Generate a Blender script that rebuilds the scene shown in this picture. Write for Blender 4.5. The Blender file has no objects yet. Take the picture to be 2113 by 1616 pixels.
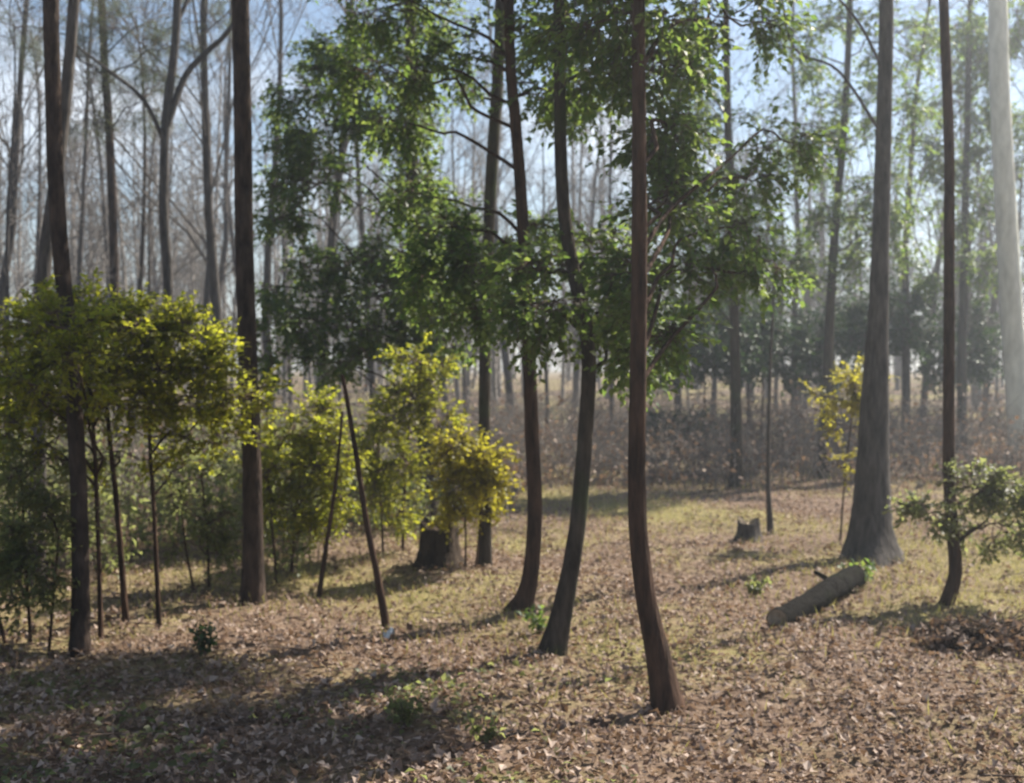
import bpy, math, random
import numpy as np
from mathutils import Vector

SC = bpy.context.scene
COL = SC.collection
RNG = np.random.default_rng(7)
random.seed(7)

# ------------------------------------------------------------------ camera
EYE, F, CX, HY = 1.9, 2550.0, 1056.5, 760.0      # eye height, focal length and horizon (photo pixels)
cam = bpy.data.cameras.new('camera')
cam.sensor_width = 36.0
cam.lens = 36.0 * F / 2113.0
cam.clip_start = 0.1
cam.clip_end = 2000.0
cam.dof.use_dof = True
cam.dof.focus_distance = 3.0
cam.dof.aperture_fstop = 4.6
camo = bpy.data.objects.new('camera', cam)
COL.objects.link(camo)
camo.location = (0, 0, EYE)
camo.rotation_euler = (math.radians(90) - math.atan((808 - HY) / F), 0, 0)
SC.camera = camo

# ------------------------------------------------------------------ sky and sun
AZ, EL = math.radians(51), math.radians(43)
w = bpy.data.worlds.new('World')
SC.world = w
w.use_nodes = True
nt = w.node_tree
nt.nodes.clear()
sky = nt.nodes.new('ShaderNodeTexSky')
sky.sky_type = 'NISHITA'
sky.sun_disc = False
sky.sun_elevation = EL
sky.sun_rotation = AZ
sky.air_density = 1.0
sky.dust_density = 0.3
bg = nt.nodes.new('ShaderNodeBackground')
bg.inputs['Strength'].default_value = 0.055
tc = nt.nodes.new('ShaderNodeTexCoord')
mp = nt.nodes.new('ShaderNodeMapping')
mp.inputs['Scale'].default_value = (1, 1, 2.2)
mp.inputs['Location'].default_value = (1.9, 0.6, 0.2)
cl = nt.nodes.new('ShaderNodeTexNoise')
cl.inputs['Scale'].default_value = 2.6
cl.inputs['Detail'].default_value = 6
cr = nt.nodes.new('ShaderNodeMapRange')
cr.inputs['From Min'].default_value = 0.54
cr.inputs['From Max'].default_value = 0.72
mx = nt.nodes.new('ShaderNodeMix')
mx.data_type = 'RGBA'
mx.inputs['B'].default_value = (9.5, 9.8, 10.2, 1)
nt.links.new(tc.outputs['Generated'], mp.inputs['Vector'])
nt.links.new(mp.outputs['Vector'], cl.inputs['Vector'])
nt.links.new(cl.outputs['Fac'], cr.inputs['Value'])
nt.links.new(cr.outputs['Result'], mx.inputs['Factor'])
nt.links.new(sky.outputs['Color'], mx.inputs['A'])
nt.links.new(mx.outputs['Result'], bg.inputs['Color'])
ow = nt.nodes.new('ShaderNodeOutputWorld')
nt.links.new(bg.outputs['Background'], ow.inputs['Surface'])

sl = bpy.data.lights.new('sun', 'SUN')
sl.energy = 5.0
sl.angle = math.radians(0.53)
sl.color = (1.0, 0.93, 0.82)
so = bpy.data.objects.new('sun', sl)
COL.objects.link(so)
SUN = Vector((math.sin(AZ) * math.cos(EL), math.cos(AZ) * math.cos(EL), math.sin(EL)))
so.rotation_euler = SUN.to_track_quat('Z', 'Y').to_euler()
so.location = (20, 20, 30)

SC.view_settings.view_transform = 'Standard'
SC.view_settings.look = 'None'
SC.view_settings.gamma = 1.0
SC.view_settings.use_curve_mapping = False
SC.view_settings.exposure = 1.4
SC.render.engine = 'CYCLES'
SC.cycles.use_denoising = True
SC.cycles.max_bounces = 9
SC.cycles.diffuse_bounces = 5
SC.cycles.transmission_bounces = 6
SC.cycles.volume_bounces = 0
SC.cycles.use_adaptive_sampling = True

HAZE = 0.0031

# ------------------------------------------------------------------ materials
def mat(name):
    m = bpy.data.materials.new(name)
    m.use_nodes = True
    m.node_tree.nodes.clear()
    o = m.node_tree.nodes.new('ShaderNodeOutputMaterial')
    return m, m.node_tree, o

def ramp(nt, cols, pos=None):
    r = nt.nodes.new('ShaderNodeValToRGB')
    e = r.color_ramp.elements
    n = len(cols)
    while len(e) < n:
        e.new(0.5)
    for i, c in enumerate(cols):
        e[i].position = pos[i] if pos else i / (n - 1)
        e[i].color = (*c, 1)
    return r

def leaf_mat(name, cols, trans, tf=0.45, rough=0.5, spec=0.3):
    m, nt, o = mat(name)
    geo = nt.nodes.new('ShaderNodeNewGeometry')
    r = ramp(nt, cols)
    nt.links.new(geo.outputs['Random Per Island'], r.inputs['Fac'])
    p = nt.nodes.new('ShaderNodeBsdfPrincipled')
    p.inputs['Roughness'].default_value = rough
    p.inputs['Specular IOR Level'].default_value = spec
    nt.links.new(r.outputs['Color'], p.inputs['Base Color'])
    t = nt.nodes.new('ShaderNodeBsdfTranslucent')
    r2 = ramp(nt, trans)
    nt.links.new(geo.outputs['Random Per Island'], r2.inputs['Fac'])
    nt.links.new(r2.outputs['Color'], t.inputs['Color'])
    mx = nt.nodes.new('ShaderNodeMixShader')
    mx.inputs['Fac'].default_value = tf
    nt.links.new(p.outputs[0], mx.inputs[1])
    nt.links.new(t.outputs[0], mx.inputs[2])
    nt.links.new(mx.outputs[0], o.inputs['Surface'])
    return m

def bark_mat(name, dark, light, sc=(14, 14, 3.0), bump=0.6, rough=0.9, moss=None):
    m, nt, o = mat(name)
    tc = nt.nodes.new('ShaderNodeTexCoord')
    mp = nt.nodes.new('ShaderNodeMapping')
    mp.inputs['Scale'].default_value = sc
    nt.links.new(tc.outputs['Object'], mp.inputs['Vector'])
    n1 = nt.nodes.new('ShaderNodeTexNoise')
    n1.inputs['Scale'].default_value = 1.0
    n1.inputs['Detail'].default_value = 8
    n1.inputs['Roughness'].default_value = 0.65
    nt.links.new(mp.outputs[0], n1.inputs['Vector'])
    v = nt.nodes.new('ShaderNodeTexVoronoi')
    v.feature = 'DISTANCE_TO_EDGE'
    v.inputs['Scale'].default_value = 1.3
    nt.links.new(mp.outputs[0], v.inputs['Vector'])
    r = ramp(nt, [dark, light], [0.32, 0.7])
    nt.links.new(n1.outputs['Fac'], r.inputs['Fac'])
    col = r.outputs['Color']
    if moss:
        n2 = nt.nodes.new('ShaderNodeTexNoise')
        n2.inputs['Scale'].default_value = 2.4
        n2.inputs['Detail'].default_value = 5
        nt.links.new(tc.outputs['Object'], n2.inputs['Vector'])
        mr = nt.nodes.new('ShaderNodeMapRange')
        mr.inputs['From Min'].default_value = 0.52
        mr.inputs['From Max'].default_value = 0.68
        nt.links.new(n2.outputs['Fac'], mr.inputs['Value'])
        mx = nt.nodes.new('ShaderNodeMix')
        mx.data_type = 'RGBA'
        mx.inputs['B'].default_value = (*moss, 1)
        nt.links.new(mr.outputs[0], mx.inputs['Factor'])
        nt.links.new(col, mx.inputs['A'])
        col = mx.outputs['Result']
    p = nt.nodes.new('ShaderNodeBsdfPrincipled')
    p.inputs['Roughness'].default_value = rough
    p.inputs['Specular IOR Level'].default_value = 0.08
    nt.links.new(col, p.inputs['Base Color'])
    ma = nt.nodes.new('ShaderNodeMath')
    ma.operation = 'MULTIPLY_ADD'
    ma.inputs[1].default_value = 0.8
    nt.links.new(v.outputs['Distance'], ma.inputs[0])
    nt.links.new(n1.outputs['Fac'], ma.inputs[2])
    b = nt.nodes.new('ShaderNodeBump')
    b.inputs['Strength'].default_value = bump
    b.inputs['Distance'].default_value = 0.03
    nt.links.new(ma.outputs[0], b.inputs['Height'])
    nt.links.new(b.outputs[0], p.inputs['Normal'])
    nt.links.new(p.outputs[0], o.inputs['Surface'])
    return m

M = {}
M['bark_pine'] = bark_mat('bark_pine', (0.018, 0.014, 0.012), (0.085, 0.06, 0.047), (16, 16, 5))
M['bark_brown'] = bark_mat('bark_brown', (0.02, 0.014, 0.011), (0.095, 0.056, 0.038), (20, 20, 4))
M['bark_grey'] = bark_mat('bark_grey', (0.03, 0.027, 0.025), (0.12, 0.105, 0.095), (18, 18, 4), 0.4)
M['bark_moss'] = bark_mat('bark_moss', (0.02, 0.017, 0.014), (0.09, 0.072, 0.056), (18, 18, 4), 0.5, 0.95, (0.05, 0.06, 0.03))
M['band_pale'] = bark_mat('band_pale', (0.42, 0.41, 0.34), (0.72, 0.70, 0.60), (6, 6, 2.0), 0.15, 0.6)  # brightness of the vertical light band put into the colour
M['wood_rot'] = bark_mat('wood_rot', (0.015, 0.012, 0.010), (0.07, 0.05, 0.035), (12, 12, 5), 0.9, 0.95)
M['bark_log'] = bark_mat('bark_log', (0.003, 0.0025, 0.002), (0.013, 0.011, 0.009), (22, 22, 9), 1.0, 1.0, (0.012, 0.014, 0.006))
M['wood_cut'] = bark_mat('wood_cut', (0.20, 0.15, 0.10), (0.38, 0.32, 0.24), (25, 25, 25), 0.3)
M['twig'] = bark_mat('twig', (0.09, 0.08, 0.072), (0.26, 0.235, 0.21), (5, 5, 5), 0.1)
M['twig_brown'] = bark_mat('twig_brown', (0.07, 0.05, 0.04), (0.20, 0.15, 0.12), (5, 5, 5), 0.1)
M['leaf_green'] = leaf_mat('leaf_green', [(0.025, 0.055, 0.018), (0.05, 0.09, 0.025), (0.08, 0.11, 0.03)],
                           [(0.18, 0.30, 0.05), (0.32, 0.40, 0.08)], 0.46)
M['leaf_dark'] = leaf_mat('leaf_dark', [(0.018, 0.04, 0.016), (0.035, 0.065, 0.024)],
                          [(0.06, 0.12, 0.03), (0.10, 0.17, 0.04)], 0.3)
M['leaf_yellow'] = leaf_mat('leaf_yellow', [(0.06, 0.075, 0.012), (0.10, 0.11, 0.015), (0.14, 0.13, 0.02)],
                            [(0.38, 0.43, 0.035), (0.60, 0.58, 0.05)], 0.55)
M['leaf_gold'] = leaf_mat('leaf_gold', [(0.10, 0.10, 0.012), (0.17, 0.15, 0.02)],
                          [(0.48, 0.44, 0.03), (0.62, 0.55, 0.05)], 0.55)
M['leaf_olive'] = leaf_mat('leaf_olive', [(0.05, 0.062, 0.025), (0.085, 0.095, 0.04), (0.11, 0.11, 0.05)],
                           [(0.28, 0.33, 0.10), (0.40, 0.42, 0.14)], 0.5)
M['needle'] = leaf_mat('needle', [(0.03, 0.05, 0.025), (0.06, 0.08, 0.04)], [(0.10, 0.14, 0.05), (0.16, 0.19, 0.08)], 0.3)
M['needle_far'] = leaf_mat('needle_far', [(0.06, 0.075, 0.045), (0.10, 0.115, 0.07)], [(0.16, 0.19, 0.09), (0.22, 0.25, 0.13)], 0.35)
M['litter'] = leaf_mat('litter', [(0.06, 0.036, 0.026), (0.15, 0.095, 0.068), (0.26, 0.185, 0.14), (0.42, 0.33, 0.27), (0.22, 0.14, 0.10)],
                       [(0.22, 0.13, 0.07), (0.34, 0.22, 0.13)], 0.22, 0.75, 0.25)
M['straw'] = leaf_mat('straw', [(0.16, 0.09, 0.05), (0.30, 0.20, 0.11)], [(0.25, 0.16, 0.08), (0.3, 0.2, 0.1)], 0.2, 0.7)
M['grass'] = leaf_mat('grass', [(0.15, 0.145, 0.045), (0.27, 0.24, 0.09), (0.38, 0.33, 0.16)],
                      [(0.30, 0.29, 0.07), (0.44, 0.38, 0.13)], 0.4, 0.6)

def ground_mat():
    m, nt, o = mat('ground')
    tc = nt.nodes.new('ShaderNodeTexCoord')
    def noise(s, d, rgh=0.6):
        n = nt.nodes.new('ShaderNodeTexNoise')
        n.inputs['Scale'].default_value = s
        n.inputs['Detail'].default_value = d
        n.inputs['Roughness'].default_value = rgh
        nt.links.new(tc.outputs['Object'], n.inputs['Vector'])
        return n
    a = noise(9, 9, 0.75)
    r = ramp(nt, [(0.075, 0.05, 0.036), (0.18, 0.125, 0.09), (0.32, 0.245, 0.185)], [0.3, 0.5, 0.72])
    nt.links.new(a.outputs['Fac'], r.inputs['Fac'])
    g = ramp(nt, [(0.17, 0.15, 0.06), (0.31, 0.26, 0.12)], [0.35, 0.65])
    nt.links.new(a.outputs['Fac'], g.inputs['Fac'])
    b = noise(0.35, 4)
    mr = nt.nodes.new('ShaderNodeMapRange')
    mr.inputs['From Min'].default_value = 0.46
    mr.inputs['From Max'].default_value = 0.60
    nt.links.new(b.outputs['Fac'], mr.inputs['Value'])
    mx = nt.nodes.new('ShaderNodeMix')
    mx.data_type = 'RGBA'
    nt.links.new(mr.outputs[0], mx.inputs['Factor'])
    nt.links.new(r.outputs['Color'], mx.inputs['A'])
    nt.links.new(g.outputs['Color'], mx.inputs['B'])
    p = nt.nodes.new('ShaderNodeBsdfPrincipled')
    p.inputs['Roughness'].default_value = 0.95
    p.inputs['Specular IOR Level'].default_value = 0.1
    nt.links.new(mx.outputs['Result'], p.inputs['Base Color'])
    c = noise(28, 6, 0.7)
    bp = nt.nodes.new('ShaderNodeBump')
    bp.inputs['Strength'].default_value = 0.7
    bp.inputs['Distance'].default_value = 0.05
    nt.links.new(c.outputs['Fac'], bp.inputs['Height'])
    nt.links.new(bp.outputs[0], p.inputs['Normal'])
    nt.links.new(p.outputs[0], o.inputs['Surface'])
    return m
M['ground'] = ground_mat()

# ------------------------------------------------------------------ helpers
def hz(x, y):
    x = np.asarray(x, float); y = np.asarray(y, float)
    s = np.clip((y - 20) / 60, 0, 1)
    near = np.clip(1 - np.hypot(x, y) / 60, 0, 1)
    return (near * (0.05 * np.sin(0.9 * x + 0.3) * np.cos(0.7 * y) + 0.03 * np.sin(2.1 * x + 1.3 * y)
            + 0.015 * np.sin(4.3 * x - 3.1 * y) + 0.016 * np.sin(7.3 * x + 2.2 * y) * np.sin(6.1 * y - 3.3 * x + 1.0)) + 1.2 * s * s * (3 - 2 * s))

def dist(py):
    return EYE * F / (py - HY)

def V(px, py, d):
    return np.array([(px - CX) / F * d, d, EYE + (HY - py) / F * d])

def unit(v):
    v = np.asarray(v, float)
    return v / (np.linalg.norm(v, axis=-1, keepdims=True) + 1e-9)

class Geo:
    """collects vertices and faces (numpy) for ONE mesh object"""
    def __init__(s):
        s.v, s.t, s.q, s.n = [], [], [], 0
        s.mt, s.mq = [], []
    def tris(s, v, f, mi=0):
        s.v.append(v); s.t.append(f + s.n); s.mt.append(np.full(len(f), mi)); s.n += len(v)
    def quads(s, v, f, mi=0):
        s.v.append(v); s.q.append(f + s.n); s.mq.append(np.full(len(f), mi)); s.n += len(v)
    def tube(s, pts, rad, sides=6, mi=0, rough=0.0, lobes=None, cap=True):
        pts = np.asarray(pts, float); rad = np.asarray(rad, float)
        n = len(pts)
        tan = unit(np.gradient(pts, axis=0))
        ref = np.array([0.31, 0.95, 0.05])
        if abs(np.dot(tan[0], ref)) > 0.9:
            ref = np.array([0.95, 0.1, 0.31])
        a = unit(np.cross(tan, ref)); b = np.cross(tan, a)
        th = np.linspace(0, 2 * np.pi, sides, endpoint=False)
        R = np.repeat(rad[:, None], sides, 1)
        if rough:
            ph = RNG.uniform(0, 6.28, 4)
            z = np.arange(n)[:, None]
            R = R * (1 + rough * (np.sin(3 * th + ph[0] + 0.13 * z) * 0.5 + np.sin(5 * th + ph[1] - 0.21 * z) * 0.4
                                  + RNG.normal(0, 0.55, R.shape)))
        if lobes is not None:
            R = R * (1 + lobes[:, None] * np.maximum(0, np.sin(2.5 * th + RNG.uniform(0, 6)))**1.5)
        ring = pts[:, None, :] + R[..., None] * (np.cos(th)[None, :, None] * a[:, None, :] + np.sin(th)[None, :, None] * b[:, None, :])
        i = np.arange(n - 1)[:, None] * sides; j = np.arange(sides)[None, :]; k = (j + 1) % sides
        f = np.stack([i + j, i + k, i + sides + k, i + sides + j], -1).reshape(-1, 4)
        s.quads(ring.reshape(-1, 3), f, mi)
        if cap:
            base = s.n - sides
            c = pts[-1:] + tan[-1:] * rad[-1]
            s.v.append(c); s.n += 1
            tt = np.stack([base + np.arange(sides), base + (np.arange(sides) + 1) % sides, np.full(sides, s.n - 1)], -1)
            s.t.append(tt); s.mt.append(np.full(sides, mi))
    def twigs(s, A, B, C, ra, rc, mi=0):
        """many thin 3-sided two-segment twigs at once; A, B, C (n,3)"""
        n = len(A)
        if n == 0: return
        d = unit(C - A)
        ref = np.tile(np.array([0.3, 0.9, 0.2]), (n, 1))
        a = unit(np.cross(d, ref)); b = np.cross(d, a)
        ra = np.broadcast_to(ra, n); rc = np.broadcast_to(rc, n)
        rows = []
        for P, r in ((A, ra), (B, (ra + rc) / 2), (C, rc)):
            for t in (0, 2.094, 4.189):
                rows.append(P + r[:, None] * (math.cos(t) * a + math.sin(t) * b))
        v = np.stack(rows, 1).reshape(-1, 3)
        f0 = np.array([[o + j, o + (j + 1) % 3, o + 3 + (j + 1) % 3, o + 3 + j] for o in (0, 3) for j in range(3)])
        f = (np.arange(n)[:, None, None] * 9 + f0[None]).reshape(-1, 4)
        s.quads(v, f, mi)
    def leaves(s, P, D, N, L, W, mi=0, curl=0.12, fold=0.25):
        """P base, D direction, N normal hints, lengths L, half widths W"""
        n = len(P)
        if n == 0: return
        D = unit(D); S = unit(np.cross(D, N)); N = np.cross(S, D)
        L = np.broadcast_to(L, n)[:, None]; W = np.broadcast_to(W, n)[:, None]
        curl = np.broadcast_to(curl, n)[:, None]
        m = P + D * L * 0.45 + N * L * curl
        v = np.stack([P, m + S * W + N * W * fold, m - S * W + N * W * fold, P + D * L - N * L * curl * 0.6, m], 1).reshape(-1, 3)
        f0 = np.array([[0, 4, 1], [0, 2, 4], [1, 4, 3], [4, 2, 3]])
        f = (np.arange(n)[:, None, None] * 5 + f0[None]).reshape(-1, 3)
        s.tris(v, f, mi)
    def mesh(s, name, mats, origin=(0, 0, 0), smooth=True):
        me = bpy.data.meshes.new(name)
        v = np.concatenate(s.v) - np.asarray(origin)
        t = np.concatenate(s.t) if s.t else np.zeros((0, 3), int)
        q = np.concatenate(s.q) if s.q else np.zeros((0, 4), int)
        me.vertices.add(len(v)); me.vertices.foreach_set('co', v.astype(np.float32).ravel())
        me.loops.add(3 * len(t) + 4 * len(q))
        me.loops.foreach_set('vertex_index', np.concatenate([t.ravel(), q.ravel()]).astype(np.int32))
        me.polygons.add(len(t) + len(q))
        st = np.concatenate([np.arange(len(t)) * 3, 3 * len(t) + np.arange(len(q)) * 4]).astype(np.int32)
        me.polygons.foreach_set('loop_start', st)
        mi = np.concatenate((s.mt + s.mq) and ([np.concatenate(s.mt)] if s.mt else []) + ([np.concatenate(s.mq)] if s.mq else []))
        me.polygons.foreach_set('material_index', mi.astype(np.int32))
        me.polygons.foreach_set('use_smooth', np.full(len(t) + len(q), smooth))
        for m in mats:
            me.materials.append(M[m])
        me.update(calc_edges=True)
        return me
    def obj(s, name, mats, parent=None, origin=(0, 0, 0), smooth=True):
        o = bpy.data.objects.new(name, s.mesh(name, mats, origin, smooth))
        COL.objects.link(o)
        if parent is not None:
            o.parent = parent
        else:
            o.location = tuple(origin)
        return o

def tag(o, label=None, cat=None, group=None, kind=None):
    if label: o['label'] = label
    if cat: o['category'] = cat
    if group: o['group'] = group
    if kind: o['kind'] = kind
    return o

def thing(name, loc, label, cat, group=None):
    o = bpy.data.objects.new(name, None)
    o.empty_display_size = 0.2
    COL.objects.link(o)
    o.location = tuple(loc)
    return tag(o, label, cat, group)

def copy_tree(o, parent=None):
    c = o.copy(); COL.objects.link(c); c.parent = parent
    for ch in list(o.children):
        copy_tree(ch, c)
    return c

def spline(pts, step=0.08):
    P = np.asarray(pts, float)
    n = len(P)
    E = np.vstack([2 * P[0] - P[1], P, 2 * P[-1] - P[-2]])
    out = []
    for i in range(n - 1):
        p0, p1, p2, p3 = E[i:i + 4]
        k = max(2, int(np.linalg.norm(p2 - p1) / step))
        t = np.linspace(0, 1, k, endpoint=False)[:, None]
        out.append(0.5 * ((2 * p1) + (-p0 + p2) * t + (2 * p0 - 5 * p1 + 4 * p2 - p3) * t**2 + (-p0 + 3 * p1 - 3 * p2 + p3) * t**3))
    out.append(P[-1:])
    return np.vstack(out)

def rnd_dirs(n):
    return unit(RNG.normal(size=(n, 3)))

def foliage(g, c, rad, n, leaf=0.07, wid=0.32, stem=0.3, k=11, droop=0.3, lm=0, tm=1, hubs=None, twig_r=0.004):
    """sprays of leaves filling an uneven ellipsoid round c, each on a twig that runs back to the limb"""
    c = np.asarray(c, float); rad = np.asarray(rad, float)
    d = rnd_dirs(n)
    # uneven clumps: pull the sprays towards a few sub-centres
    m = max(3, n // 9)
    sub = c + rnd_dirs(m) * rad * RNG.uniform(0.35, 0.95, (m, 1))
    own = RNG.integers(0, m, n)
    P = sub[own] + d * rad * 0.36 * RNG.uniform(0.2, 1.0, (n, 1))
    out = unit((P - c) / rad)
    D = unit(out * 0.6 + rnd_dirs(n) * 0.7 + np.array([0, 0, -droop]))
    sl = stem * RNG.uniform(0.6, 1.25, n)
    # twigs: limb end -> sub-centre -> sprays
    g.twigs(np.tile(c, (m, 1)), (c + sub) / 2 + RNG.normal(0, 0.03, (m, 3)), sub, twig_r * 1.8, twig_r, tm)
    g.twigs(sub[own], (sub[own] + P) / 2 + RNG.normal(0, 0.02, (n, 3)), P, twig_r, twig_r * 0.7, tm)
    sag = np.array([0, 0, -1.0]) * (sl * droop * 0.4)[:, None]
    T = P + D * sl[:, None] + sag
    g.twigs(P, (P + T) / 2 - sag * 0.2, T, twig_r * 0.7, twig_r * 0.35, tm)
    u = np.tile(np.linspace(0.12, 1.0, k), (n, 1)) + RNG.normal(0, 0.03, (n, k))
    LP = P[:, None] + (T - P)[:, None] * u[..., None]
    side = unit(np.cross(D, np.array([0, 0, 1.0]) + rnd_dirs(n) * 0.3))
    sg = np.where(np.arange(k) % 2 == 0, 1.0, -1.0)[None, :, None]
    LD = D[:, None] * 0.6 + side[:, None] * sg * RNG.uniform(0.5, 1.0, (n, k, 1)) + RNG.normal(0, 0.28, (n, k, 3)) + np.array([0, 0, -droop * 0.6])
    LN = np.array([0, 0, 1.0]) + RNG.normal(0, 0.45, (n, k, 3))
    L = leaf * RNG.uniform(0.6, 1.25, n * k)
    g.leaves(LP.reshape(-1, 3), LD.reshape(-1, 3), LN.reshape(-1, 3), L, L * wid, lm, 0.08)

def near_on(path, z):
    return path[np.argmin(np.abs(path[:, 2] - z))]

def trunk_path(pts, d, lean=0.0):
    """points seen at (x, y) of the picture, standing at distance d; lean adds depth with height"""
    P = np.array([V(x, y, d) for x, y in pts])
    P[:, 1] += lean * (P[:, 2] - P[0, 2])
    b = P[0].copy()
    P[0, 2] = float(hz(b[0], b[1])) - 0.05
    return P

def stem_mesh(g, path, r0, r1, sides=14, flare=0.5, fl_h=0.3, rough=0.03, mi=0, step=0.07, taper=None):
    S = spline(path, step)
    L = np.concatenate([[0], np.cumsum(np.linalg.norm(np.diff(S, axis=0), axis=1))])
    R = np.interp(L / L[-1], *taper) if taper else r0 + (r1 - r0) * (L / L[-1])
    fl = np.exp(-L / fl_h)
    R = R * 0.88
    g.tube(S, R * (1 + flare * fl), sides, mi, rough, lobes=fl * flare * 0.7)
    return S

def limb(g, S, target, r, mi=0, drop=0.5):
    """limb from the trunk to a foliage centre"""
    target = np.asarray(target, float)
    h = np.linalg.norm((S[:, :2] - target[:2]), axis=1).min()
    a = near_on(S, max(S[0, 2] + 0.3, target[2] - drop * h))
    rg = np.random.default_rng(int(abs(target[0] * 977 + target[2] * 613) * 10))
    ln = np.linalg.norm(target - a)
    ctl = [a]
    for t in (0.22, 0.42, 0.62, 0.82):
        ctl.append(a + (target - a) * t + np.array([0, 0, 0.45 * h * t * (1 - t)]) + rg.normal(0, 0.035, 3) * ln)
    pts = spline(ctl + [target], 0.1)
    g.tube(pts, np.linspace(r, r * 0.35, len(pts)), 6, mi)

def leafy_tree(name, label, cat, pts, d, r0, r1, blobs, bark, leaf, lean=0.0, flare=0.5, group=None, lk=None, fl_h=0.3,
               limb_r=0.016, extra=(), twig='twig_brown', dens=2.2, taper=None):
    P = trunk_path(pts, d, lean)
    o = P[0].copy(); o[2] += 0.05
    root = thing(name, o, label, cat, group)
    g = Geo()
    S = stem_mesh(g, P, r0, r1, 16 if r0 > 0.04 else 8, flare, fl_h, taper=taper)
    for e in extra:
        Q = spline(np.array([V(x, y, dd) for x, y, dd in e[0]]), 0.12)
        g.tube(Q, np.linspace(e[1], e[2], len(Q)), 7, 0, 0.03)
    c = Geo()
    for (x, y, dd, rx, ry, n) in blobs:
        t = V(x, y, dd)
        rr = np.array([rx / F * dd, max(rx, ry) / F * dd * 0.9, ry / F * dd])
        limb(g, S, t, limb_r)
        foliage(c, t, rr * 1.08, int(n * dens * (1.25 if y < 0 else 0.82)), **(lk or {}))
    g.obj('trunk', [bark], root, o)
    if blobs:
        c.obj('crown', [leaf, twig], root, o)
    return root, S

# ------------------------------------------------------------------ ground
def graded(lo, hi, a, b, n1, n2, n3):
    left = a - (a - lo) * (np.linspace(1, 0, n1, endpoint=False)**2.5)
    return np.concatenate([left, np.linspace(a, b, n2, endpoint=False), b + (hi - b) * np.linspace(0, 1, n3)**2.5])
xs = graded(-400, 400, -9, 9, 40, 170, 40)
ys = graded(-380, 420, 2, 24, 30, 200, 50)
X, Y = np.meshgrid(xs, ys)
Z = hz(X, Y)
nearm = np.clip(1 - np.abs(X) / 12, 0, 1) * np.clip(1 - np.abs(Y - 11) / 16, 0, 1)
Z = Z + RNG.normal(0, 0.010, Z.shape) * nearm
g = Geo()
nx, ny = len(xs), len(ys)
i = np.arange(ny - 1)[:, None] * nx; j = np.arange(nx - 1)[None, :]
g.quads(np.stack([X, Y, Z], -1).reshape(-1, 3), np.stack([i + j, i + j + 1, i + nx + j + 1, i + nx + j], -1).reshape(-1, 4))
tag(g.obj('ground', ['ground']), kind='structure')

def scatter(n, y0, y1, power=1.0, spread=0.62):
    u = RNG.random(n)
    y = y0 + (y1 - y0) * u**power
    x = RNG.uniform(-1, 1, n) * (spread * y + 1.2)
    return x, y

def patch(x, y, s=0.55, ph=0.0):
    return (np.sin(s * 1.7 * x + 0.6 * y + ph) + np.sin(1.1 * s * y - 0.9 * x + 1.7 + ph) + 0.7 * np.sin(2.9 * s * x + 2.3 * s * y + ph)) / 2.7

# leaf litter
x, y = scatter(130000, 3.2, 24, 1.35)
keep = (patch(x, y) > RNG.uniform(-1.5, 0.9, len(x))) | (y < 9.0) & (RNG.random(len(x)) < 0.8)
x, y = x[keep], y[keep]
n = len(x)
P = np.stack([x, y, hz(x, y) + RNG.uniform(0.005, 0.035, n)], -1)
D = rnd_dirs(n); D[:, 2] = RNG.normal(0, 0.28, n)
N = np.array([0, 0, 1.0]) + RNG.normal(0, 0.35, (n, 3))
L = RNG.uniform(0.028, 0.075, n)
g = Geo()
g.leaves(P, D, N, L, L * RNG.uniform(0.22, 0.42, n), 0, RNG.uniform(-0.1, 0.3, n), 0.5)
tag(g.obj('leaf_litter', ['litter'], smooth=False), 'brown and tan fallen leaves covering the woodland floor', 'leaf litter', kind='stuff')

# pine straw
x, y = scatter(42000, 3.2, 18, 1.3)
n = len(x)
P = np.stack([x, y, hz(x, y) + RNG.uniform(0.01, 0.03, n)], -1)
D = rnd_dirs(n); D[:, 2] = RNG.normal(0, 0.1, n)
g = Geo()
g.leaves(P, D, np.tile([0, 0, 1.0], (n, 1)), RNG.uniform(0.10, 0.22, n), 0.0022, 0, 0.05)
tag(g.obj('pine_straw', ['straw']), 'thin brown pine needles scattered over the leaf litter', 'pine straw', kind='stuff')

# dry grass
x, y = scatter(120000, 6.0, 26, 1.1)
k = (RNG.random(len(y)) < np.clip((y - 7.0) / 3.0, 0.06, 1)) & ((-patch(x, y) + 0.25 * (x > -1.0) + 0.2 * (y > 8)) > RNG.uniform(-0.15, 1.3, len(x)))
x, y = x[k], y[k]
n = len(x)
P = np.stack([x, y, hz(x, y) - 0.005], -1)
D = RNG.normal(0, 0.55, (n, 3)); D[:, 2] = 1
g = Geo()
g.leaves(P, D, rnd_dirs(n), RNG.uniform(0.04, 0.14, n), 0.004, 0, RNG.uniform(-0.1, 0.1, n))
tag(g.obj('dry_grass', ['grass']), 'short yellowed grass growing between the trees', 'grass', kind='stuff')

# fallen twigs
x, y = scatter(900, 4.0, 20, 1.2)
n = len(x)
a = RNG.uniform(0, 6.28, n); L = RNG.uniform(0.1, 0.6, n)
A = np.stack([x, y, hz(x, y) + 0.02], -1)
B = A + np.stack([np.cos(a) * L / 2, np.sin(a) * L / 2, np.full(n, 0.02)], -1)
C = A + np.stack([np.cos(a + 0.25) * L, np.sin(a + 0.25) * L, np.full(n, 0.005)], -1)
g = Geo(); g.twigs(A, B, C, RNG.uniform(0.003, 0.008, n), 0.002)
tag(g.obj('fallen_twigs', ['twig_brown']), 'small dead twigs strewn over the leaf litter', 'twigs', kind='stuff')

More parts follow.
